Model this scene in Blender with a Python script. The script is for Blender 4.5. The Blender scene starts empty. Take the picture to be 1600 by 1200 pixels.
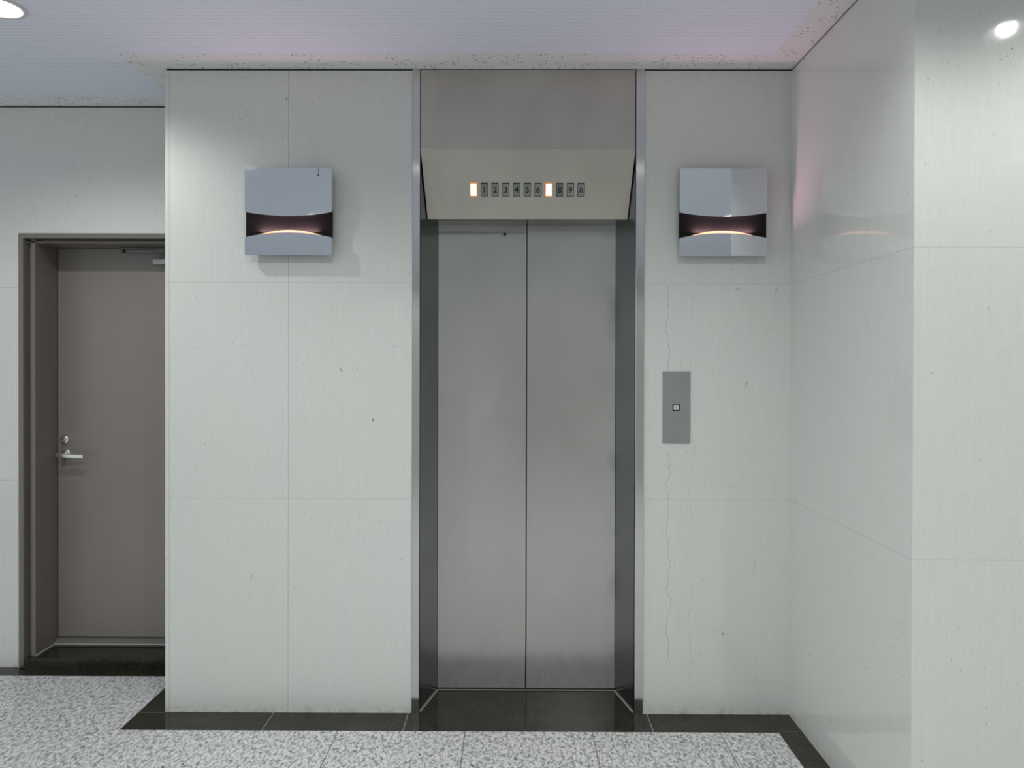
import bpy, bmesh, math, random
from mathutils import Matrix, Vector
random.seed(7)
S = bpy.context.scene
COL = S.collection
H = 2.7033            # ceiling height above the lobby floor (m)
YB = 0.4487           # plane of the recessed wall with the service door
YF = -0.9526          # plane of the projecting wall on the right
XL, XR = -1.468, 1.152

# ------------------------------------------------------------------ helpers
def link(name, bm, mat=None, parent=None, smooth=False):
    bmesh.ops.remove_doubles(bm, verts=bm.verts, dist=1e-6)
    bmesh.ops.recalc_face_normals(bm, faces=bm.faces)
    me = bpy.data.meshes.new(name)
    bm.to_mesh(me); bm.free()
    if smooth:
        for p in me.polygons: p.use_smooth = True
    o = bpy.data.objects.new(name, me)
    COL.objects.link(o)
    if mat: me.materials.append(mat)
    if parent: o.parent = parent
    return o

def box(bm, x0, x1, y0, y1, z0, z1, bev=0.0, seg=2):
    vs = [bm.verts.new((x, y, z)) for x in (x0, x1) for y in (y0, y1) for z in (z0, z1)]
    f = [(0, 1, 3, 2), (4, 6, 7, 5), (0, 4, 5, 1), (2, 3, 7, 6), (0, 2, 6, 4), (1, 5, 7, 3)]
    fs = [bm.faces.new([vs[i] for i in q]) for q in f]
    if bev > 0:
        es = list({e for q in fs for e in q.edges})
        bmesh.ops.bevel(bm, geom=es, offset=bev, segments=seg, affect='EDGES', profile=0.6)

def prism(bm, pts, axis, a, b, bev=0.0):
    """closed 2-D outline swept along an axis: pts are (x,z) for 'y', (x,y) for 'z', (y,z) for 'x'"""
    def v(p, t):
        return {'y': (p[0], t, p[1]), 'z': (p[0], p[1], t), 'x': (t, p[0], p[1])}[axis]
    A = [bm.verts.new(v(p, a)) for p in pts]; B = [bm.verts.new(v(p, b)) for p in pts]
    n = len(pts)
    fs = [bm.faces.new(A), bm.faces.new(B[::-1])]
    for i in range(n):
        fs.append(bm.faces.new([A[i], A[(i + 1) % n], B[(i + 1) % n], B[i]]))
    if bev > 0:
        es = list({e for q in fs[:2] for e in q.edges})
        bmesh.ops.bevel(bm, geom=es, offset=bev, segments=2, affect='EDGES', profile=0.6)

def lathe(bm, prof, axis='z', n=40, c=(0, 0, 0), close=False):
    """profile of (radius, height) spun about an axis through c"""
    rings = []
    for r, h in prof:
        ring = []
        for i in range(n):
            a = 2 * math.pi * i / n
            p = (r * math.cos(a), r * math.sin(a), h)
            if axis == 'y': p = (r * math.cos(a), h, r * math.sin(a))
            if axis == 'x': p = (h, r * math.cos(a), r * math.sin(a))
            ring.append(bm.verts.new((p[0] + c[0], p[1] + c[1], p[2] + c[2])) if r > 1e-6 or i == 0 else None)
        rings.append([v for v in ring if v] if r <= 1e-6 else ring)
    m = len(rings)
    for k in range(m if close else m - 1):
        A, B = rings[k], rings[(k + 1) % m]
        for i in range(n):
            j = (i + 1) % n
            if len(A) == 1 and len(B) == 1: continue
            if len(A) == 1: bm.faces.new([A[0], B[j], B[i]])
            elif len(B) == 1: bm.faces.new([A[i], A[j], B[0]])
            else: bm.faces.new([A[i], A[j], B[j], B[i]])

def thing(name, label, cat, loc=(0, 0, 0), group=None):
    o = bpy.data.objects.new(name, None)
    o.empty_display_size = 0.1
    COL.objects.link(o); o.location = loc
    o['label'] = label; o['category'] = cat; o['kind'] = 'thing'
    if group: o['group'] = group
    return o

def struct(name, bm, mat, label, cat, parent=None):
    o = link(name, bm, mat, parent)
    o['kind'] = 'structure'; o['label'] = label; o['category'] = cat
    return o

# ------------------------------------------------------------------ material helpers
class NT:
    def __init__(s, name):
        s.m = bpy.data.materials.new(name); s.m.use_nodes = True
        s.t = s.m.node_tree; s.n = s.t.nodes; s.l = s.t.links
        s.b = next(x for x in s.n if x.type == 'BSDF_PRINCIPLED')
        s.geo = s.n.new('ShaderNodeNewGeometry')
        s.pos = s.geo.outputs['Position']
        sp = s.n.new('ShaderNodeSeparateXYZ'); s.l.new(s.pos, sp.inputs[0])
        s.x, s.y, s.z = sp.outputs
        nn = s.n.new('ShaderNodeSeparateXYZ'); s.l.new(s.geo.outputs['Normal'], nn.inputs[0])
        s.nx, s.ny, s.nz = nn.outputs
    def put(s, v, inp):
        if isinstance(v, (int, float)): inp.default_value = v
        elif isinstance(v, tuple): inp.default_value = v if len(v) == len(inp.default_value) else (*v, 1)
        else: s.l.new(v, inp)
    def math(s, op, a, b=0.0, c=0.0, clamp=False):
        q = s.n.new('ShaderNodeMath'); q.operation = op; q.use_clamp = clamp
        for v, i in zip((a, b, c), q.inputs): s.put(v, i)
        return q.outputs[0]
    def scale(s, sc, vec=None, loc=(0, 0, 0)):
        q = s.n.new('ShaderNodeMapping'); q.inputs['Scale'].default_value = sc; q.inputs['Location'].default_value = loc
        s.l.new(vec or s.pos, q.inputs['Vector']); return q.outputs[0]
    def noise(s, vec, scale=1, detail=4, rough=.55, dist=0):
        q = s.n.new('ShaderNodeTexNoise'); q.inputs['Scale'].default_value = scale
        q.inputs['Detail'].default_value = detail; q.inputs['Roughness'].default_value = rough
        q.inputs['Distortion'].default_value = dist
        s.l.new(vec, q.inputs['Vector']); return q.outputs['Fac']
    def voro(s, vec, scale=1, out='Distance', rnd=1.0):
        q = s.n.new('ShaderNodeTexVoronoi'); q.inputs['Scale'].default_value = scale; q.inputs['Randomness'].default_value = rnd
        s.l.new(vec, q.inputs['Vector']); return q.outputs[out]
    def ramp(s, f, *st, interp='LINEAR'):
        q = s.n.new('ShaderNodeValToRGB'); e = q.color_ramp.elements; q.color_ramp.interpolation = interp
        while len(e) < len(st): e.new(0.5)
        for k, (p, c) in zip(e, st):
            k.position = p; k.color = (c, c, c, 1) if isinstance(c, (int, float)) else (*c, 1)
        s.l.new(f, q.inputs[0]); return q.outputs[0]
    def mix(s, f, a, b, mode='MIX'):
        q = s.n.new('ShaderNodeMix'); q.data_type = 'RGBA'; q.blend_type = mode; q.clamp_factor = True
        s.put(f, q.inputs[0]); s.put(a, q.inputs[6]); s.put(b, q.inputs[7]); return q.outputs[2]
    def line(s, coord, at, w):
        """1 inside a line of half width w about `at`"""
        d = s.math('ABSOLUTE', s.math('SUBTRACT', coord, at))
        return s.math('LESS_THAN', d, w)
    def bump(s, h, strength=.2, dist=.002):
        q = s.n.new('ShaderNodeBump'); q.inputs['Strength'].default_value = strength; q.inputs['Distance'].default_value = dist
        s.l.new(h, q.inputs['Height']); s.l.new(q.outputs[0], s.b.inputs['Normal'])
    def set(s, **k):
        for a, v in k.items():
            s.put(v, s.b.inputs[{'color': 'Base Color', 'rough': 'Roughness', 'metal': 'Metallic', 'ior': 'IOR', 'spec': 'Specular IOR Level',
                   'emit': 'Emission Color', 'estr': 'Emission Strength', 'aniso': 'Anisotropic', 'coat': 'Coat Weight', 'coatr': 'Coat Roughness'}[a]])
        return s.m

def plain(name, color, rough=.5, metal=0.0, **k):
    return NT(name).set(color=color, rough=rough, metal=metal, **k)

def stone(name, xj=(), zj=(0.9025, 1.8076), axis='x', crack=False, tone=(.675, .695, .665), nicks=()):
    """polished cream limestone cladding: fine vertical grain, hairline panel joints, little pits"""
    m = NT(name)
    grain = m.noise(m.scale((85, 85, 6.0)), 1, 6, .66, .5)
    fine = m.noise(m.scale((230, 230, 60)), 1, 4, .65)
    cloud = m.noise(m.scale((2.2, 2.2, 1.1)), 1, 3, .5)
    c = m.mix(m.ramp(grain, (.32, 0), (.72, 1)), tuple(t * .962 for t in tone), tuple(t * 1.02 for t in tone))
    c = m.mix(m.ramp(fine, (.32, .22), (.52, 0)), c, tuple(t * .70 for t in tone))
    c = m.mix(m.ramp(cloud, (.40, 0), (.75, .35)), c, (tone[0] * 1.0, tone[1] * .975, tone[2] * .90))
    # little vertical pits and dark nicks
    v = m.scale((70, 70, 26)); pit = m.voro(v, 1)
    keep = m.math('GREATER_THAN', m.noise(m.scale((5, 5, 3), loc=(3, 1, 7)), 1, 5, .75), .575)
    c = m.mix(m.math('MULTIPLY', m.math('LESS_THAN', pit, .12), m.math('MULTIPLY', keep, .55)), c, (.27, .26, .22))
    v2 = m.scale((9, 9, 4.0), loc=(.3, .7, .2)); nick = m.voro(v2, 1)
    c = m.mix(m.math('MULTIPLY', m.math('LESS_THAN', nick, .032), .7), c, (.14, .14, .12))
    # veins
    wob = m.noise(m.scale((3, 3, 7)), 1, 5, .7)
    if crack:
        for at, w, lo, k in ((.642, .0011, .44, .55), (.74, .0008, .52, .35), (.695, .0007, .50, .35)):
            xx = m.math('ADD', m.x, m.math('MULTIPLY', m.math('SUBTRACT', wob, .5), .11))
            seg = m.math('GREATER_THAN', m.noise(m.scale((2, 2, 4), loc=(at * 9, 0, 0)), 1, 3, .6), lo)
            low = m.math('LESS_THAN', m.z, 1.80)
            c = m.mix(m.math('MULTIPLY', m.math('MULTIPLY', m.line(xx, at, w), seg), m.math('MULTIPLY', low, k)), c, (.25, .235, .20))
    # single chips and scuffs: position along the wall, height, half width, half length, lean, darkness
    for a, b, w, h, lean, k in nicks:
        u = m.math('SUBTRACT', m.x if axis == 'x' else m.y, a); t = m.math('SUBTRACT', m.z, b)
        uu = m.math('SUBTRACT', u, m.math('MULTIPLY', t, lean))
        msk = m.math('MULTIPLY', m.math('LESS_THAN', m.math('ABSOLUTE', uu), w), m.math('LESS_THAN', m.math('ABSOLUTE', t), h))
        c = m.mix(m.math('MULTIPLY', msk, k), c, (.10, .095, .08))
    # joints
    for x in xj:
        c = m.mix(m.math('MULTIPLY', m.line(m.x if axis == 'x' else m.y, x, .0011), .45), c, (.22, .22, .20))
    for z in zj:
        c = m.mix(m.math('MULTIPLY', m.line(m.z, z, .0011), .34), c, (.25, .25, .22))
    # dirt where the mop reaches; patchy darker tone near the ceiling edge
    dn = m.noise(m.scale((26, 26, 34)), 1, 5, .7)
    d = m.math('MULTIPLY', m.ramp(m.z, (.0, 1), (.045, 0)), m.ramp(dn, (.42, 0), (.72, .75)))
    c = m.mix(d, c, (.33, .29, .21))
    d2 = m.math('MULTIPLY', m.ramp(m.math('SUBTRACT', H, m.z), (.0, 1), (.10, 0)), m.ramp(dn, (.45, 0), (.8, .3)))
    c = m.mix(d2, c, (.40, .38, .33))
    return m.set(color=c, rough=m.ramp(fine, (.3, .085), (.7, .05)), ior=1.46)

def steel(name, tone=(.50, .49, .46), rough=.30, brush='z', grit=.0, mottle=.1, refl_smudge=0.0, bumpy=0.0, aniso=0.0, metal=1.0):
    m = NT(name)
    sc = {'z': (420, 420, 3), 'x': (3, 420, 420), None: (240, 240, 240)}[brush]
    hair = m.noise(m.scale(sc), 1, 4, .6)
    cloud = m.noise(m.scale((4.5, 4.5, 3.2)), 1, 5, .6)
    c = m.mix(m.ramp(cloud, (.3, 0), (.7, 1)), tuple(t * (1 - mottle) for t in tone), tuple(t * (1 + mottle * .5) for t in tone))
    c = m.mix(m.ramp(hair, (.3, .25), (.7, 0)), c, tuple(t * .78 for t in tone))
    if refl_smudge:
        dn = m.noise(m.scale((22, 22, 14)), 1, 5, .7)
        d = m.math('MULTIPLY', m.ramp(m.z, (.0, 1), (.17, .55), (.18, 0)), m.ramp(dn, (.40, 0), (.75, refl_smudge)))  # reflection of the dark floor border painted into the door foot
        c = m.mix(d, c, (.13, .13, .12))
        hand = m.math('MULTIPLY', m.ramp(m.math('ABSOLUTE', m.math('SUBTRACT', m.x, .455)), (.0, 1), (.05, 0)),
                      m.ramp(m.noise(m.scale((3, 3, 5), loc=(1, 0, 0)), 1, 3), (.52, 0), (.66, .45)))
        c = m.mix(hand, c, (.16, .17, .14))
    r = m.math('ADD', rough, m.math('MULTIPLY', m.math('SUBTRACT', cloud, .5), .10))
    if aniso:
        q = m.n.new('ShaderNodeCombineXYZ'); q.inputs[0 if brush == 'z' else 2].default_value = 1.0
        m.l.new(q.outputs[0], m.b.inputs['Tangent']); m.b.inputs['Anisotropic'].default_value = aniso
    if grit:
        h = m.noise(m.scale((230, 230, 190)), 1, 3, .6)
        m.bump(h, grit, .0012)
    elif bumpy:
        m.bump(hair, bumpy, .0006)
    return m.set(color=c, rough=r, metal=metal)

def granite_light(name):
    m = NT(name)
    a = m.noise(m.scale((80, 46, 70)), 1, 5, .64, .6)
    b = m.noise(m.scale((220, 140, 200), loc=(4, 2, 1)), 1, 3, .6)
    d = m.noise(m.scale((100, 58, 90), loc=(9, 5, 3)), 1, 4, .6, .8)
    c = m.ramp(a, (.36, (.22, .225, .225)), (.45, (.44, .445, .44)), (.50, (.66, .665, .66)), (.60, (.79, .795, .79)))
    c = m.mix(m.ramp(b, (.34, .8), (.47, 0)), c, (.34, .345, .34))
    c = m.mix(m.ramp(d, (.33, .92), (.43, 0)), c, (.085, .088, .088))
    for k in range(-1, 9):
        c = m.mix(m.math('MULTIPLY', m.line(m.x, -.195 + .508 * k, .0019), .9), c, (.09, .09, .085))
    for k in range(0, 12):
        c = m.mix(m.math('MULTIPLY', m.line(m.y, -.66 - .508 * k, .0014), .75), c, (.13, .13, .125))
    m.bump(a, .10, .0012)
    return m.set(color=c, rough=.42, ior=1.45)

def granite_dark(name, joints=(), yj=None):
    m = NT(name)
    a = m.noise(m.scale((160, 160, 160)), 1, 5, .7)
    cl = m.noise(m.scale((9, 9, 9)), 1, 4, .6)
    c = m.mix(m.ramp(a, (.42, 0), (.68, 1)), (.006, .006, .005), (.052, .047, .028))
    c = m.mix(m.ramp(cl, (.45, 0), (.75, .4)), c, (.06, .056, .04))
    for x in joints:
        c = m.mix(m.line(m.x, x, .0015), c, (.30, .29, .26))
    for y, x0, x1 in (yj or ()):
        inx = m.math('MULTIPLY', m.math('GREATER_THAN', m.x, x0), m.math('LESS_THAN', m.x, x1))
        c = m.mix(m.math('MULTIPLY', m.line(m.y, y, .0016), inx), c, (.20, .195, .17))
    return m.set(color=c, rough=m.ramp(cl, (.3, .06), (.7, .13)), ior=1.38)

def ceiling_mat(name, ribs=True, tone=(.775, .825, .92)):
    m = NT(name)
    fl = m.voro(m.scale((55, 95, 60)), 1)
    keep = m.math('GREATER_THAN', m.noise(m.scale((9, 12, 9)), 1, 4, .7), .50)
    c = tone
    fleck = m.math('MULTIPLY', m.math('LESS_THAN', fl, .20 if ribs else .25), m.math('MULTIPLY', keep, .16 if ribs else .9))
    if ribs:
        w = m.math('SINE', m.math('MULTIPLY', m.math('ADD', m.y, m.math('MULTIPLY', m.noise(m.scale((4, 4, 4)), 1, 2), .004)), 2 * math.pi / .0262))
        g = m.ramp(w, (.0, 1), (.12, 0))
        g = m.math('GREATER_THAN', w, .80)
        c = m.mix(m.math('MULTIPLY', g, m.ramp(m.noise(m.scale((30, 200, 5)), 1, 3, .6), (.3, .55), (.7, .15))), tone, tuple(t * .74 for t in tone))
        m.bump(w, .10, .0015)
    c = m.mix(fleck, c, (.17, .16, .15))
    return m.set(color=c, rough=.75, spec=.25)

def emitter(name, col, strength, base=(.8, .8, .8)):
    return NT(name).set(color=base, rough=.4, emit=col, estr=strength)

M = dict(
    stone_left=stone('limestone_left', xj=(-.951, -1.4515), nicks=((-.729, 1.442, .0022, .0075, -.5, .75), (-1.104, .572, .0018, .012, .1, .35), (-1.107, .556, .0014, .006, 0, .4), (-.445, 1.846, .0018, .009, .6, .45))),
    stone_right=stone('limestone_right', crack=True, nicks=((.968, 1.385, .0016, .0115, .2, .8), (.937, 1.784, .009, .0022, .3, .35), (.925, 1.786, .0025, .006, 0, .3), (1.092, 1.779, .003, .006, .8, .4), (1.005, .62, .0012, .03, .1, .25))),
    stone_back=stone('limestone_back', zj=(.905, 1.83), xj=(-3.4,)),
    stone_bay=stone('limestone_bay', nicks=((1.369, 1.631, .0013, .004, 0, .7), (1.373, 1.852, .006, .0008, 0, .45), (1.431, 2.38, .0025, .0025, 0, .7))),
    steel_door=steel('brushed_steel_door', (.50, .50, .485), .20, None, grit=.06, mottle=.06, refl_smudge=.3, metal=.50),
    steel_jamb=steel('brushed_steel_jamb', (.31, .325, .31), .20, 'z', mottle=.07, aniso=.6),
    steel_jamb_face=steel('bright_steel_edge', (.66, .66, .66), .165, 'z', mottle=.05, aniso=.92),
    steel_transom=steel('brushed_steel_transom', (.54, .515, .465), .38, 'x', mottle=.12, bumpy=.03, metal=.85),
    mirror=steel('polished_steel', (.77, .785, .815), .035, 'x', mottle=.02),
    plate=steel('satin_steel_plate', (.43, .43, .44), .42, 'z', mottle=.06),
    chrome=plain('chrome', (.74, .74, .71), .26, 1.0),
    granite=granite_light('speckled_granite'),
    border=granite_dark('dark_granite', joints=(-1.010, -.4445, .557), yj=((-.0045, -1.60, -1.468), (-.141, 1.056, 1.152))),
    sill=granite_dark('dark_granite_sill'),
    ceil=ceiling_mat('ribbed_ceiling'),
    ceil_plain=ceiling_mat('flecked_ceiling', ribs=False, tone=(.77, .78, .785)),
    gap=plain('shadow_gap', (.045, .042, .042), .8),
    taupe=plain('taupe_paint', (.205, .185, .165), .36),
    taupe_frame=plain('taupe_frame_paint', (.175, .155, .135), .38),
    black=plain('black_plastic', (.012, .012, .012), .4),
    band=plain('smoked_band', (.008, .0085, .007), .5, spec=.10),
    arm=plain('closer_steel', (.16, .16, .15), .25, 1.0),
    dark=plain('dark_metal', (.05, .05, .05), .4, .8),
    threshold=plain('grey_threshold', (.16, .165, .155), .4),
    caulk=plain('sealant', (.46, .46, .43), .5),
    white_button=plain('white_button', (.66, .66, .66), .35),
    mark=plain('button_mark', (.30, .30, .30), .5),
    ink=plain('digit_ink', (.018, .02, .018), .5),
    glow=emitter('amber_glow', (1.0, .52, .27), 1.75, (.04, .02, .01)),
    trimw=plain('white_enamel', (.62, .63, .62), .35),
    can=plain('reflector', (.70, .70, .70), .3),
    bulb=emitter('lamp_glass', (1.0, .985, .96), 14.0),
)
def window_mat(name, tone): return plain(name, tone, .32)
M['lens'] = [window_mat('smoky_lens_%d' % i, t) for i, t in enumerate(((.26, .255, .205), (.28, .30, .27), (.33, .33, .31), (.25, .285, .25), (.30, .30, .28), (.33, .33, .31), (.22, .22, .195), (.36, .36, .345), (.33, .335, .355)))]
M['residue'] = plain('tape_residue', (.36, .36, .34), .6)
M['lit_digit'] = emitter('lit_digit', (1.0, .74, .42), 2.0)
M['lit'] = emitter('lit_lens', (1.0, .80, .50), 2.6)
M['halo_rim'] = emitter('halo_rim', (1.0, .30, .07), .9, (.3, .15, .08))  # orange blur around a lit lens, put in as a glowing rim

# grey paint of the service door: fine orange-peel
_m = NT('taupe_door_paint'); _n = _m.noise(_m.scale((150, 150, 150)), 1, 2)
_m.bump(_n, .06, .001)
M['taupe_leaf'] = _m.set(color=_m.mix(_m.ramp(_m.noise(_m.scale((2, 2, 1.5)), 1, 3), (.3, 0), (.7, 1)), (.235, .212, .19), (.262, .236, .212)), rough=.40)

# ------------------------------------------------------------------ room shell
GAP = .0085
def walls():
    t = H - GAP
    bm = bmesh.new()
    box(bm, XL, -.4315, 0, 1.05, 0, t)
    struct('wall_left', bm, M['stone_left'], 'cream stone wall panel left of the elevator, carrying the left square lamp', 'wall')
    bm = bmesh.new()
    box(bm, .5395, XR, 0, 1.05, 0, t)
    struct('wall_front', bm, M['stone_right'], 'cracked cream stone wall strip right of the elevator, carrying the call button', 'wall')
    bm = bmesh.new()
    box(bm, XR, 6.2, YF, 1.05, 0, t)
    struct('wall_right', bm, M['stone_bay'], 'polished stone wall projecting forward at the right edge', 'wall')
    bm = bmesh.new()   # recessed wall, doorway left open; slab behind the door added to block light
    box(bm, -6.2, -2.386, YB, .80, 0, t)
    box(bm, -2.386, XL, YB, .80, 2.092, t); box(bm, -2.386, XL, .75, .80, 0, 2.092)
    struct('wall_back', bm, M['stone_back'], 'recessed stone wall around and above the grey service door', 'wall')
    bm = bmesh.new()   # other side of the lobby, behind the camera; the left end is open to the street entrance
    box(bm, -6.2, -.10, -7.2, -7.0, 0, t); box(bm, .95, 6.2, -7.2, -7.0, 0, t); box(bm, -.10, .95, -7.2, -7.0, 2.10, t)
    struct('wall_rear', bm, M['stone_bay'], 'stone wall across the lobby behind the viewer', 'wall')
    bm = bmesh.new(); box(bm, -.10, .95, -7.16, -7.10, 0, 2.10)
    struct('door_2', bm, M['taupe_leaf'], 'dark door in the opposite wall, mirrored in the elevator doors', 'door')
    bm = bmesh.new(); box(bm, 6.2, 6.4, -7.2, 1.05, 0, t)
    struct('wall_end', bm, M['stone_bay'], 'stone wall closing the lobby far right', 'wall')
walls()

# floor
bm = bmesh.new(); box(bm, -6.2, 6.2, -7.2, 1.05, -.06, 0)
struct('floor', bm, M['granite'], 'pale speckled granite tile floor', 'floor')
bm = bmesh.new()
zb0, zb1 = -.02, .0008
prism(bm, [(-1.580, -.152), (1.056, -.152), (1.056, YF - .10), (6.2, YF - .10), (6.2, YF), (XR, YF), (XR, 0), (.54, 0), (.54, .236), (-.43, .236),
           (-.43, 0), (XL, 0), (XL, YB), (-6.2, YB), (-6.2, .357), (-1.580, .357)], 'z', zb0, zb1)
struct('trim_1', bm, M['border'], 'dark polished granite border strip along the foot of the walls', 'floor border')

# ceiling
bm = bmesh.new(); box(bm, -6.2, 6.2, -7.2, 1.05, H, H + .12)
LIGHTS = [(-1.80, -.53), (-1.67, -1.55), (-.48, -1.55), (.66, -1.55), (1.81, -1.55), (2.97, -1.55),
          (-1.66, -3.15), (-.48, -3.15), (.66, -3.15), (1.80, -3.15), (2.97, -3.15),
          (-1.66, -4.8), (.66, -4.8), (2.97, -4.8),
          (-1.66, -6.4), (.66, -6.4), (2.97, -6.4)]  # rearmost row added to brighten the rear wall
ceil = struct('ceiling', bm, M['ceil'], 'white finely ribbed acoustic ceiling', 'ceiling')
# round openings for the recessed lamps
cut = bmesh.new()
for x, y in LIGHTS:
    lathe(cut, [(0, H - .05), (.078, H - .05), (.078, H + .115), (0, H + .115)], n=40, c=(x, y, 0))
cutter = link('lamp_openings', cut)
bo = ceil.modifiers.new('openings', 'BOOLEAN'); bo.operation = 'DIFFERENCE'; bo.object = cutter; bo.solver = 'EXACT'
dg = bpy.context.evaluated_depsgraph_get()
ceil_mesh = bpy.data.meshes.new_from_object(ceil.evaluated_get(dg))
ceil.modifiers.clear(); ceil.data = ceil_mesh
if not ceil_mesh.materials: ceil_mesh.materials.append(M['ceil'])
bpy.data.objects.remove(cutter, do_unlink=True)
bm = bmesh.new()
prism(bm, [(-1.592, -.145), (1.03, -.145), (1.03, YF - .12), (6.2, YF - .12), (6.2, YF), (XR, YF), (XR, 0), (XL, 0), (XL, YB), (-6.2, YB),
           (-6.2, .325), (-1.592, .325)], 'z', H - .0012, H + .02)
struct('trim_2', bm, M['ceil_plain'], 'smooth flecked ceiling margin along the wall tops', 'ceiling border')
# dark shadow gap between wall heads and ceiling
bm = bmesh.new()
e = .004
box(bm, XL + e, XR + .1, e, .06, H - GAP, H - .0012); box(bm, XR + e, 6.2, YF + e, .0, H - GAP, H - .0012)
box(bm, -6.2, XL + .01, YB + e, YB + .06, H - GAP, H - .0012); box(bm, XL + e, XL + .06, .01, YB + .02, H - GAP, H - .0012)
struct('trim_3', bm, M['gap'], 'thin dark shadow gap where the walls meet the ceiling', 'shadow gap')

# ------------------------------------------------------------------ service door
XJ = -2.320      # inner face of the visible jamb
bm = bmesh.new()
# left jamb profile (x,y): rolled face, small set-back groove, second bead, deep reveal
jl = [(-2.386, YB - .004), (-2.363, YB - .004), (-2.363, YB + .045), (-2.343, YB + .045), (-2.341, YB + .020), (XJ, YB + .020), (XJ, .655), (-2.386, .655)]
prism(bm, jl, 'z', .012, 2.0905)
jr = [(-1.4695 if p[0] == -2.386 else (-1.492 if p[0] == -2.363 else (-1.511 if p[0] == -2.343 else (-1.513 if p[0] == -2.341 else -1.53))), p[1]) for p in jl]
prism(bm, jr[::-1], 'z', .012, 2.0905)
# head (y,z)
hd = [(YB - .004, 2.0905), (YB - .004, 2.0675), (YB + .045, 2.0675), (YB + .045, 2.0590), (YB + .020, 2.0580), (YB + .020, 2.050), (.655, 2.050), (.655, 2.0905)]
prism(bm, hd, 'x', -2.363, -1.492)
struct('trim_4', bm, M['taupe_frame'], 'taupe painted steel frame around the service door', 'door frame')
bm = bmesh.new()
prism(bm, [(YB - .012, .001), (YB - .012, .040), (YB - .004, .047), (.640, .050), (.640, .001)], 'x', -2.352, -1.4695)
struct('trim_5', bm, M['sill'], 'raised black granite step below the service door', 'door sill')
bm = bmesh.new()
prism(bm, [(.612, .0502), (.612, .057), (.655, .074), (.72, .074), (.72, .0502)], 'x', XJ, -1.53)
struct('trim_6', bm, M['threshold'], 'grey metal threshold strip under the service door', 'threshold')
bm = bmesh.new()
box(bm, XJ + .004, -1.53, .6070, .6118, .0502, .0560); box(bm, XJ + .0002, XJ + .0042, YB + .022, .612, .0475, .0535)
struct('trim_8', bm, M['caulk'], 'pale sealant line around the black step of the service door', 'sealant')

bm = bmesh.new(); box(bm, XJ + .003, -1.533, .642, .69, .080, 2.0493, .0015)
door = struct('door_1', bm, M['taupe_leaf'], 'taupe grey painted service door with lever handle, recessed at left', 'door')
# lever set
lx, lz = XJ + .0445, 1.0075
bm = bmesh.new(); lathe(bm, [(0, .632), (.021, .632), (.0245, .635), (.0255, .6415)], 'y', 36, (lx, 0, lz))
rose = link('handle_rose', bm, M['chrome'], door, True); rose['label'] = 'round chrome handle rose'
bm = bmesh.new()
lathe(bm, [(0, .583), (.0085, .583), (.010, .60), (.0105, .632)], 'y', 24, (lx, 0, lz))
lever_pts = [(lx - .020, lz + .0112), (lx - .019, lz - .0083), (lx + .118, lz - .0142), (lx + .121, lz - .0127), (lx + .121, lz + .0028), (lx + .119, lz + .0045)]
prism(bm, lever_pts, 'y', .578, .590, .0018)
lev = link('lever_handle', bm, M['chrome'], door); lev['label'] = 'flat chrome lever handle'
bm = bmesh.new(); lathe(bm, [(0, .628), (.017, .628), (.0215, .632), (.0235, .6415)], 'y', 36, (lx - .003, 0, lz + .0735))
db = link('deadbolt', bm, M['chrome'], door, True); db['label'] = 'round chrome deadbolt'
bm = bmesh.new(); box(bm, -.0125, .0125, .614, .6285, -.0042, .0042, .0015)
bmesh.ops.rotate(bm, verts=bm.verts, cent=(0, .62, 0), matrix=Matrix.Rotation(math.radians(-38), 3, 'Y'))
bmesh.ops.translate(bm, verts=bm.verts, vec=(lx - .003, 0, lz + .0735))
tt = link('thumb_turn', bm, M['chrome'], db); tt['label'] = 'small chrome thumb turn'
# closer at the top, mostly hidden by the stone corner
bm = bmesh.new(); box(bm, -1.812, -1.60, .592, .641, 1.963, 1.992, .004)
cl = link('door_closer', bm, M['plate'], door); cl['label'] = 'silver door closer body'
bm = bmesh.new()
box(bm, -1.970, -1.62, .578, .592, 2.037, 2.044, .002)
p = [(-1.975, .600), (-1.955, .596), (-1.62, .550), (-1.62, .562), (-1.955, .606)]
prism(bm, p, 'z', 2.024, 2.030)
lathe(bm, [(0, 2.021), (.011, 2.021), (.011, 2.046), (0, 2.046)], 'z', 20, (-1.963, .592, 0))
ca = link('closer_arm', bm, M['arm'], cl); ca['label'] = 'thin folded closer arm'

# ------------------------------------------------------------------ elevator
FL, FR = -.399, .5035        # front opening
DL, DR, YD = -.347, .4528, .2277
ZH, ZT = 2.0934, 2.365
YH = .0867                   # set-back of the header's lower edge
YJ = -.006
sur = thing('elevator_entrance', 'brushed steel elevator entrance with closed double doors, splayed jambs and floor number windows', 'elevator', (.053, 0, 0))
def rel(bm, r):  # move world-built geometry into the space of its thing
    bmesh.ops.translate(bm, verts=bm.verts, vec=-r.location); return bm
bm = bmesh.new(); prism(bm, [(FL - .031, YJ), (FL - .001, YJ), (FL, YJ + .001), (FL, .012), (FL - .031, .012)], 'z', .0009, H - .002)
j1 = link('jamb_edge', rel(bm, sur), M['steel_jamb_face'], sur)
bm = bmesh.new(); prism(bm, [(FR, .012), (FR, YJ + .001), (FR + .001, YJ), (FR + .0345, YJ), (FR + .0345, .012)], 'z', .0009, H - .002)
j2 = link('jamb_edge', rel(bm, sur), M['steel_jamb_face'], sur)
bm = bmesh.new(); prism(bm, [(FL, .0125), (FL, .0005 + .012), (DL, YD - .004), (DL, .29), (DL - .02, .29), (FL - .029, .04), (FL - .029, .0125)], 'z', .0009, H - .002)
link('jamb_reveal', rel(bm, sur), M['steel_jamb'], sur)
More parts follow.
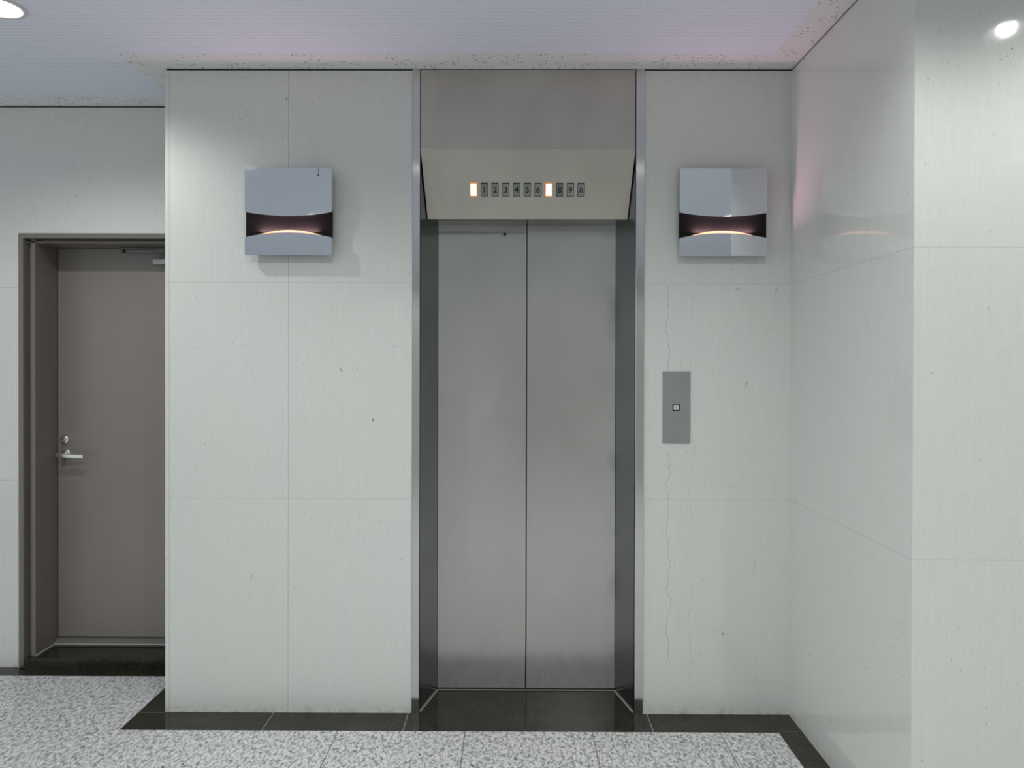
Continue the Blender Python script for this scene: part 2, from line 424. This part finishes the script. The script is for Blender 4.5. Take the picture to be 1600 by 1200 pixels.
bm = bmesh.new(); prism(bm, [(FR, .0125), (FR + .03, .0125), (FR + .03, .04), (DR + .02, .29), (DR, .29), (DR, YD - .004)], 'z', .0009, H - .002)
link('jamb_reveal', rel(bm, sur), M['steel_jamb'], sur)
g = .0022
bm = bmesh.new(); box(bm, FL + g, FR - g, .0, .03, ZT + .0015, H - .004, .0008)
link('transom_panel', rel(bm, sur), M['steel_transom'], sur)
def jx(side, y):            # x of the splayed jamb face at depth y
    return (FL + (DL - FL) * y / YD) if side < 0 else (FR + (DR - FR) * y / YD)
bm = bmesh.new()
# sloping header: top edge at the front plane, lower edge set back, narrowing with the splay
def ringv(z, y0, y1): return [bm.verts.new((jx(-1, y0) + g, y0, z)), bm.verts.new((jx(1, y0) - g, y0, z)), bm.verts.new((jx(1, y1) - g, y1, z)), bm.verts.new((jx(-1, y1) + g, y1, z))]
A = ringv(ZT - .0015, .0005, .12); B = ringv(ZH, YH, .12)
bm.faces.new(A); bm.faces.new(B[::-1])
for i in range(4): bm.faces.new([A[i], A[(i + 1) % 4], B[(i + 1) % 4], B[i]])
slope = link('sloping_header', rel(bm, sur), M['steel_transom'], sur)
bm = bmesh.new(); y0 = YH + .002; y1 = YD - .001
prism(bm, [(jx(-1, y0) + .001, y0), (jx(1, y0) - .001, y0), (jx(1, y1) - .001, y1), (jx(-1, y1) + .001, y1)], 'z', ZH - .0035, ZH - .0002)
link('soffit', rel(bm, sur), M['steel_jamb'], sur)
bm = bmesh.new()            # bright folded seam between transom and sloping header
box(bm, FL + g, FR - g, -.0012, .006, ZT - .0013, ZT + .0013)
link('seam', rel(bm, sur), M['chrome'], sur)
bm = bmesh.new()            # pale sealant along the foot of the jambs and the landing sill
w = .0042
prism(bm, [(FL + .001, .013), (FL + .001 + w, .013), (DL + .001 + w, YD - .006), (DL + .001, YD - .006)], 'z', .001, .003)
prism(bm, [(FR - .001, .013), (FR - .001 - w, .013), (DR - .001 - w, YD - .006), (DR - .001, YD - .006)], 'z', .001, .003)
box(bm, DL + .001, DR - .001, YD - .0065, YD - .002, .001, .003)
link('sealant_line', rel(bm, sur), M['caulk'], sur)
bm = bmesh.new(); box(bm, FL - .02, FR + .02, .30, .34, 0, H - .02)  # unseen slab added to stop light leaking past the doors
struct('wall_backing', bm, M['dark'], 'dark slab added behind the elevator doors to close the lift shaft', 'wall')
bm = bmesh.new(); box(bm, DL, DR, .2375, .299, .0009, .004)
struct('trim_7', bm, M['dark'], 'dark door track at the foot of the elevator doors', 'door track')

XC = .0522
for side in (-1, 1):
    a, b = (DL + .0015, XC - .0042) if side < 0 else (XC + .0026, DR - .0015)
    bm = bmesh.new(); box(bm, a, b, YD, YD + .032, .009, 2.090)
    d = link('elevator_door', rel(bm, sur), M['steel_door'], sur)
    d['label'] = 'left sliding steel door leaf' if side < 0 else 'right sliding steel door leaf, smudged along its outer edge'
    bm = bmesh.new()
    if side < 0: box(bm, b - .0002, b + .0016, YD - .001, YD + .03, .009, 2.09)
    else: box(bm, a - .0014, a + .0002, YD + .004, YD + .03, .009, 2.09)
    es = link('edge_strip', rel(bm, sur), M['chrome'] if side < 0 else M['black'], d)
    es['label'] = 'bright leading edge strip' if side < 0 else 'dark rubber edge strip'
    if side < 0:
        bm = bmesh.new(); n = 60
        up = [(DL + .004 + (XC - .012 - DL) * i / n, 2.066 + random.uniform(-.0025, .003)) for i in range(n + 1)]
        prism(bm, [(DL + .004, 2.0525), (XC - .008, 2.0525)] + up[::-1], 'y', YD - .0005, YD + .0005)
        ts = link('tape_residue', rel(bm, sur), M['residue'], d)
        ts['label'] = 'pale strip of old tape residue'
        bm = bmesh.new(); lathe(bm, [(0, YD - .010), (.0045, YD - .010), (.006, YD - .008), (.0065, YD - .0005)], 'y', 20, (-.0475, 0, 2.051))
        ds = link('door_stop', rel(bm, sur), M['black'], d, True); ds['label'] = 'small black door stop'

# floor indicator set in the sloping header
s0 = Vector((.0, .0005, ZT - .0015)); s1 = Vector((0, YH, ZH))
ex = Vector((1, 0, 0)); ez = (s0 - s1).normalized(); ey = ex.cross(ez) * -1   # ey points out of the panel
ey = Vector((0, -ez.z, ez.y)); 
t0 = (2.2105 - ZH) / (s0.z - s1.z)
org = s1 + (s0 - s1) * t0
Q = Matrix.Translation(Vector((.0505, org.y, org.z)) - sur.location) @ Matrix((ex, -ey, ez)).transposed().to_4x4()
# local frame: x right, y into the panel, z up the slope
def glyph(txt, size):
    cu = bpy.data.curves.new('glyph', 'FONT'); cu.body = txt; cu.size = size; cu.align_x = 'CENTER'; cu.align_y = 'CENTER'
    cu.extrude = .0003; cu.offset = size * .020
    o = bpy.data.objects.new('glyph', cu); COL.objects.link(o)
    dg = bpy.context.evaluated_depsgraph_get()
    me = bpy.data.meshes.new_from_object(o.evaluated_get(dg))
    bpy.data.objects.remove(o, do_unlink=True)
    me.transform(Matrix.Rotation(math.pi / 2, 4, 'X'))
    return me
PITCH, WW, WH = .0457, .0300, .0560
names = [None, '1', '2', '3', '4', '5', '6', '7', '8', '9', 'A']
li = 0
for i, n in enumerate(names):
    cx = (i - 5) * PITCH
    lit = i in (0, 7)
    if lit: mt = M['lit']
    else: mt = M['lens'][li]; li += 1
    bm = bmesh.new(); box(bm, -WW / 2 + .001, WW / 2 - .001, -.0012, -.0002, -WH / 2 + .001, WH / 2 - .001)
    ln = link('indicator_window', bm, mt, sur); ln.matrix_basis = Q @ Matrix.Translation((cx, 0, 0))
    if lit: ln['label'] = 'lit amber floor number window'
    elif n: ln['label'] = 'unlit grey floor window marked ' + n
    bm = bmesh.new(); rw = .0042 if lit else .0026
    for q in ((-WW / 2, WW / 2, WH / 2 - rw * (1.0 if lit else 1.9), WH / 2), (-WW / 2, WW / 2, -WH / 2, -WH / 2 + rw * .8), (-WW / 2, -WW / 2 + rw * .8, -WH / 2, WH / 2), (WW / 2 - rw * .8, WW / 2, -WH / 2, WH / 2)):  # unlit rims: wider dark top bar stands in for the recess shadow
        box(bm, q[0], q[1], -.0022, .0, q[2], q[3])
    link('window_rim', bm, M['halo_rim'] if lit else M['dark'], ln)
    if n and n != 'A':
        me = glyph(n, .0345); me.materials.append(M['ink'] if not lit else M['lit_digit'])
        dgt = bpy.data.objects.new('digit', me); COL.objects.link(dgt); dgt.parent = ln
        dgt.location = (0, -.0017, -.002)
    elif n == 'A':
        bm = bmesh.new()
        hh, hw, sw = .0120, .0100, .0030
        for sgn in (-1, 1):
            prism(bm, [(-sgn * sw * .3, hh), (sgn * sw * .9, hh), (sgn * hw, -hh), (sgn * (hw - sw * 1.1), -hh)][::sgn], 'y', -.0018, -.0012)
        box(bm, -hw + .003, hw - .003, -.0018, -.0012, -.0080, -.0050)
        bmesh.ops.translate(bm, verts=bm.verts, vec=(0, 0, -.003))
        link('digit', bm, M['ink'], ln)

# ------------------------------------------------------------------ hall call plate
cp = thing('call_button_plate', 'grey steel call plate with one small square button, right of the elevator', 'call button', (.676, 0, 1.289))
bm = bmesh.new(); box(bm, -.058, .058, -.0035, -.0001, -.151, .151, .0008)
link('face_plate', bm, M['plate'], cp)
bx = -.0015
bm = bmesh.new()
o_, i_ = .0145, .0108
for q in ((-o_, o_, i_, o_), (-o_, o_, -o_, -i_), (-o_, -i_, -o_, o_), (i_, o_, -o_, o_)):
    box(bm, bx + q[0], bx + q[1], -.0060, -.0034, q[2], q[3])
bf = link('button_frame', bm, M['black'], cp); bf['label'] = 'black square button frame'
bm = bmesh.new(); box(bm, bx - .0106, bx + .0106, -.0055, -.0034, -.0106, .0106, .0008)
bt = link('button', bm, M['white_button'], cp); bt['label'] = 'white square push button'
bm = bmesh.new()
prism(bm, [(bx, .0052), (bx + .0040, .0004), (bx - .0040, .0004)], 'y', -.0058, -.0054)
box(bm, bx - .0040, bx - .0026, -.0058, -.0054, -.0052, -.0006); box(bm, bx - .0026, bx + .0040, -.0058, -.0054, -.0024, -.0008)
link('arrow_mark', bm, M['mark'], bt)

# ------------------------------------------------------------------ square wall lamps
HW = .1795
def zu(x): return -.002 - .0165 * (1 - (x / HW) ** 2)          # lower edge of the upper plate
def zl(x): return -.1070 + .0205 * (1 - (x / HW) ** 2)          # upper edge of the lower plate
def zd(x):
    a = -.0735; k = (.0130 - .0205 * 0) / .1465 ** 2
    return max(zl(x) - .0005, zl(x) + .0122 * (1 - (x / .1465) ** 2))
XS = [-HW + 2 * HW * i / 40 for i in range(41)]
def make_lamp(loc, label):
    t = thing('wall_lamp', label, 'wall lamp', loc, 'square polished steel wall lamps')
    bm = bmesh.new(); box(bm, -.150, .150, -.027, -.0002, -.150, .150)
    link('back_box', bm, M['dark'], t)
    bm = bmesh.new(); prism(bm, [(-HW, HW), (HW, HW)] + [(x, zu(x)) for x in XS[::-1]], 'y', -.050, -.0275, .0010)
    up = link('upper_plate', bm, M['mirror'], t); up['label'] = 'mirror polished upper plate with a bowed lower edge'
    bm = bmesh.new(); prism(bm, [(x, zl(x)) for x in XS] + [(HW, -HW), (-HW, -HW)], 'y', -.050, -.0275, .0010)
    lp = link('lower_plate', bm, M['mirror'], t); lp['label'] = 'mirror polished lower plate with an arched top'
    bm = bmesh.new(); prism(bm, [(x, zu(x) + .012) for x in XS] + [(x, zd(x)) for x in XS[::-1]], 'y', -.0360, -.0280)
    bd = link('dark_band', bm, M['band'], t); bd['label'] = 'dark waisted band between the plates'
    bm = bmesh.new()       # diffuser seen through the crescent slot, leaning back
    prev = None
    for x in XS:
        a = bm.verts.new((x * .985, -.0485, zl(x) - .0006)); b = bm.verts.new((x * .985, -.0362, max(zd(x), zl(x)) + .0004))
        c = bm.verts.new((x * .985, -.0358, zl(x) - .003))
        if prev:
            bm.faces.new([prev[0], a, b, prev[1]]); bm.faces.new([prev[1], b, c, prev[2]]); bm.faces.new([prev[2], c, a, prev[0]])
        prev = (a, b, c)
    df = link('light_slot', bm, M['glow'], t); df['label'] = 'glowing amber crescent slot'
    bm = bmesh.new(); lathe(bm, [(0, -.0522), (.0030, -.0522), (.0036, -.0500)], 'y', 16, (.166, 0, -.166))
    link('screw', bm, M['chrome'], t, True)
    la = bpy.data.lights.new('lamp_light', 'AREA'); la.shape = 'RECTANGLE'; la.size = .24; la.size_y = .006
    la.color = (1.0, .53, .70); la.energy = LAMP_W
    lo = bpy.data.objects.new('lamp_light', la); COL.objects.link(lo); lo.parent = t
    lo.location = (0, -.0470, -.0845); lo.rotation_euler = (math.pi, 0, 0)   # shines straight up out of the slot
    return t
LAMP_W = 1.1
l1 = make_lamp((-.9365, 0, 2.0955), 'square mirror-finish wall lamp left of the elevator with a lit slot')
bm = bmesh.new(); box(bm, .1240, .1252, -.0507, -.0503, .158, HW - .001)
lathe(bm, [(0, -.0507), (.0036, -.0506), (.0036, -.0503)], 'y', 14, (.1246, 0, .150))
dr = link('drip_stain', bm, M['dark'], l1); dr['label'] = 'dark drip mark at the top'
l2 = make_lamp((.8570, 0, 2.0955), 'square mirror-finish wall lamp right of the elevator above the call button')

# ------------------------------------------------------------------ recessed ceiling lamps
bm = bmesh.new(); lathe(bm, [(.074, H - .0045), (.090, H - .003), (.092, H - .0005), (.074, H - .0005)], n=48, close=True); M_tr = bm
def ceiling_light(first, x, y, label, group):
    t = thing('ceiling_light', label, 'ceiling light', (x, y, H), group)
    if first is None:
        bm = bmesh.new(); lathe(bm, [(.072, .001), (.0725, -.004), (.086, -.0045), (.091, -.001), (.091, -.0004), (.0735, -.0004)], n=48, close=False)
        parts = [link('trim_ring', bm, M['trimw'], t, True)]
        bm = bmesh.new(); lathe(bm, [(.0725, -.002), (.066, .03), (.052, .075), (.034, .085), (0, .086)], n=40)
        parts.append(link('reflector', bm, M['can'], t, True))
        bm = bmesh.new(); lathe(bm, [(0, .042), (.030, .044), (.043, .050), (.045, .060), (.034, .076), (.018, .084)], n=32)
        parts.append(link('bulb', bm, M['bulb'], t, True))
        la = bpy.data.lights.new('spot_lamp', 'SPOT'); la.energy = SPOT_W; la.color = SPOT_C
        la.spot_size = math.radians(152); la.spot_blend = .6; la.shadow_soft_size = .027
        lo = bpy.data.objects.new('spot_lamp', la); COL.objects.link(lo); lo.parent = t; lo.location = (0, 0, .011)
        parts.append(lo)
    else:
        for p in first.children:
            c = p.copy(); COL.objects.link(c); c.parent = t
    return t
SPOT_W, SPOT_C = 29.5, (1.0, 1.0, .965)
first = None
for k, (x, y) in enumerate(LIGHTS):
    lab = 'round recessed ceiling light at the upper left corner, above the service door' if k == 0 else 'round recessed ceiling light mirrored in the polished walls and lamp plates, or added unseen in the rear row'
    t = ceiling_light(first, x, y, lab, None if k == 0 else 'mirrored ceiling lights')
    if first is None: first = t

# ------------------------------------------------------------------ daylight from the open street end of the lobby
W = bpy.data.worlds.new('World'); S.world = W; W.use_nodes = True
bg = W.node_tree.nodes['Background']; bg.inputs[0].default_value = (.90, .94, 1.0, 1); bg.inputs[1].default_value = 1.15

# ------------------------------------------------------------------ camera
def camera():
    yaw, pitch, roll, f, py = -.004, -.0057, .0025, 1153.147, -22.109
    c, s = math.cos(yaw), math.sin(yaw)
    R = Vector((c, -s, 0)); F = Vector((s, c, 0)); U = Vector((0, 0, 1))
    c, s = math.cos(pitch), math.sin(pitch)
    F, U = F * c + U * s, F * -s + U * c
    c, s = math.cos(roll), math.sin(roll)
    R, U = R * c + U * s, R * -s + U * c
    cam = bpy.data.cameras.new('Camera'); o = bpy.data.objects.new('Camera', cam); COL.objects.link(o)
    m = Matrix((R, U, -F)).transposed().to_4x4(); m.translation = Vector((0, -3.0919, 1.462)); o.matrix_world = m
    cam.sensor_width = 36; cam.lens = f / 1600 * 36; cam.shift_y = py / 1600; cam.clip_start = .02
    S.camera = o
camera()
S.view_settings.view_transform = 'Standard'; S.view_settings.look = 'None'
S.view_settings.exposure = -0.13; S.view_settings.gamma = 1.0; S.view_settings.use_curve_mapping = False
S.cycles.use_denoising = True
S.cycles.use_adaptive_sampling = True; S.cycles.adaptive_threshold = .03
S.cycles.max_bounces = 8; S.cycles.diffuse_bounces = 5; S.cycles.glossy_bounces = 4
S.cycles.sample_clamp_indirect = 6.0
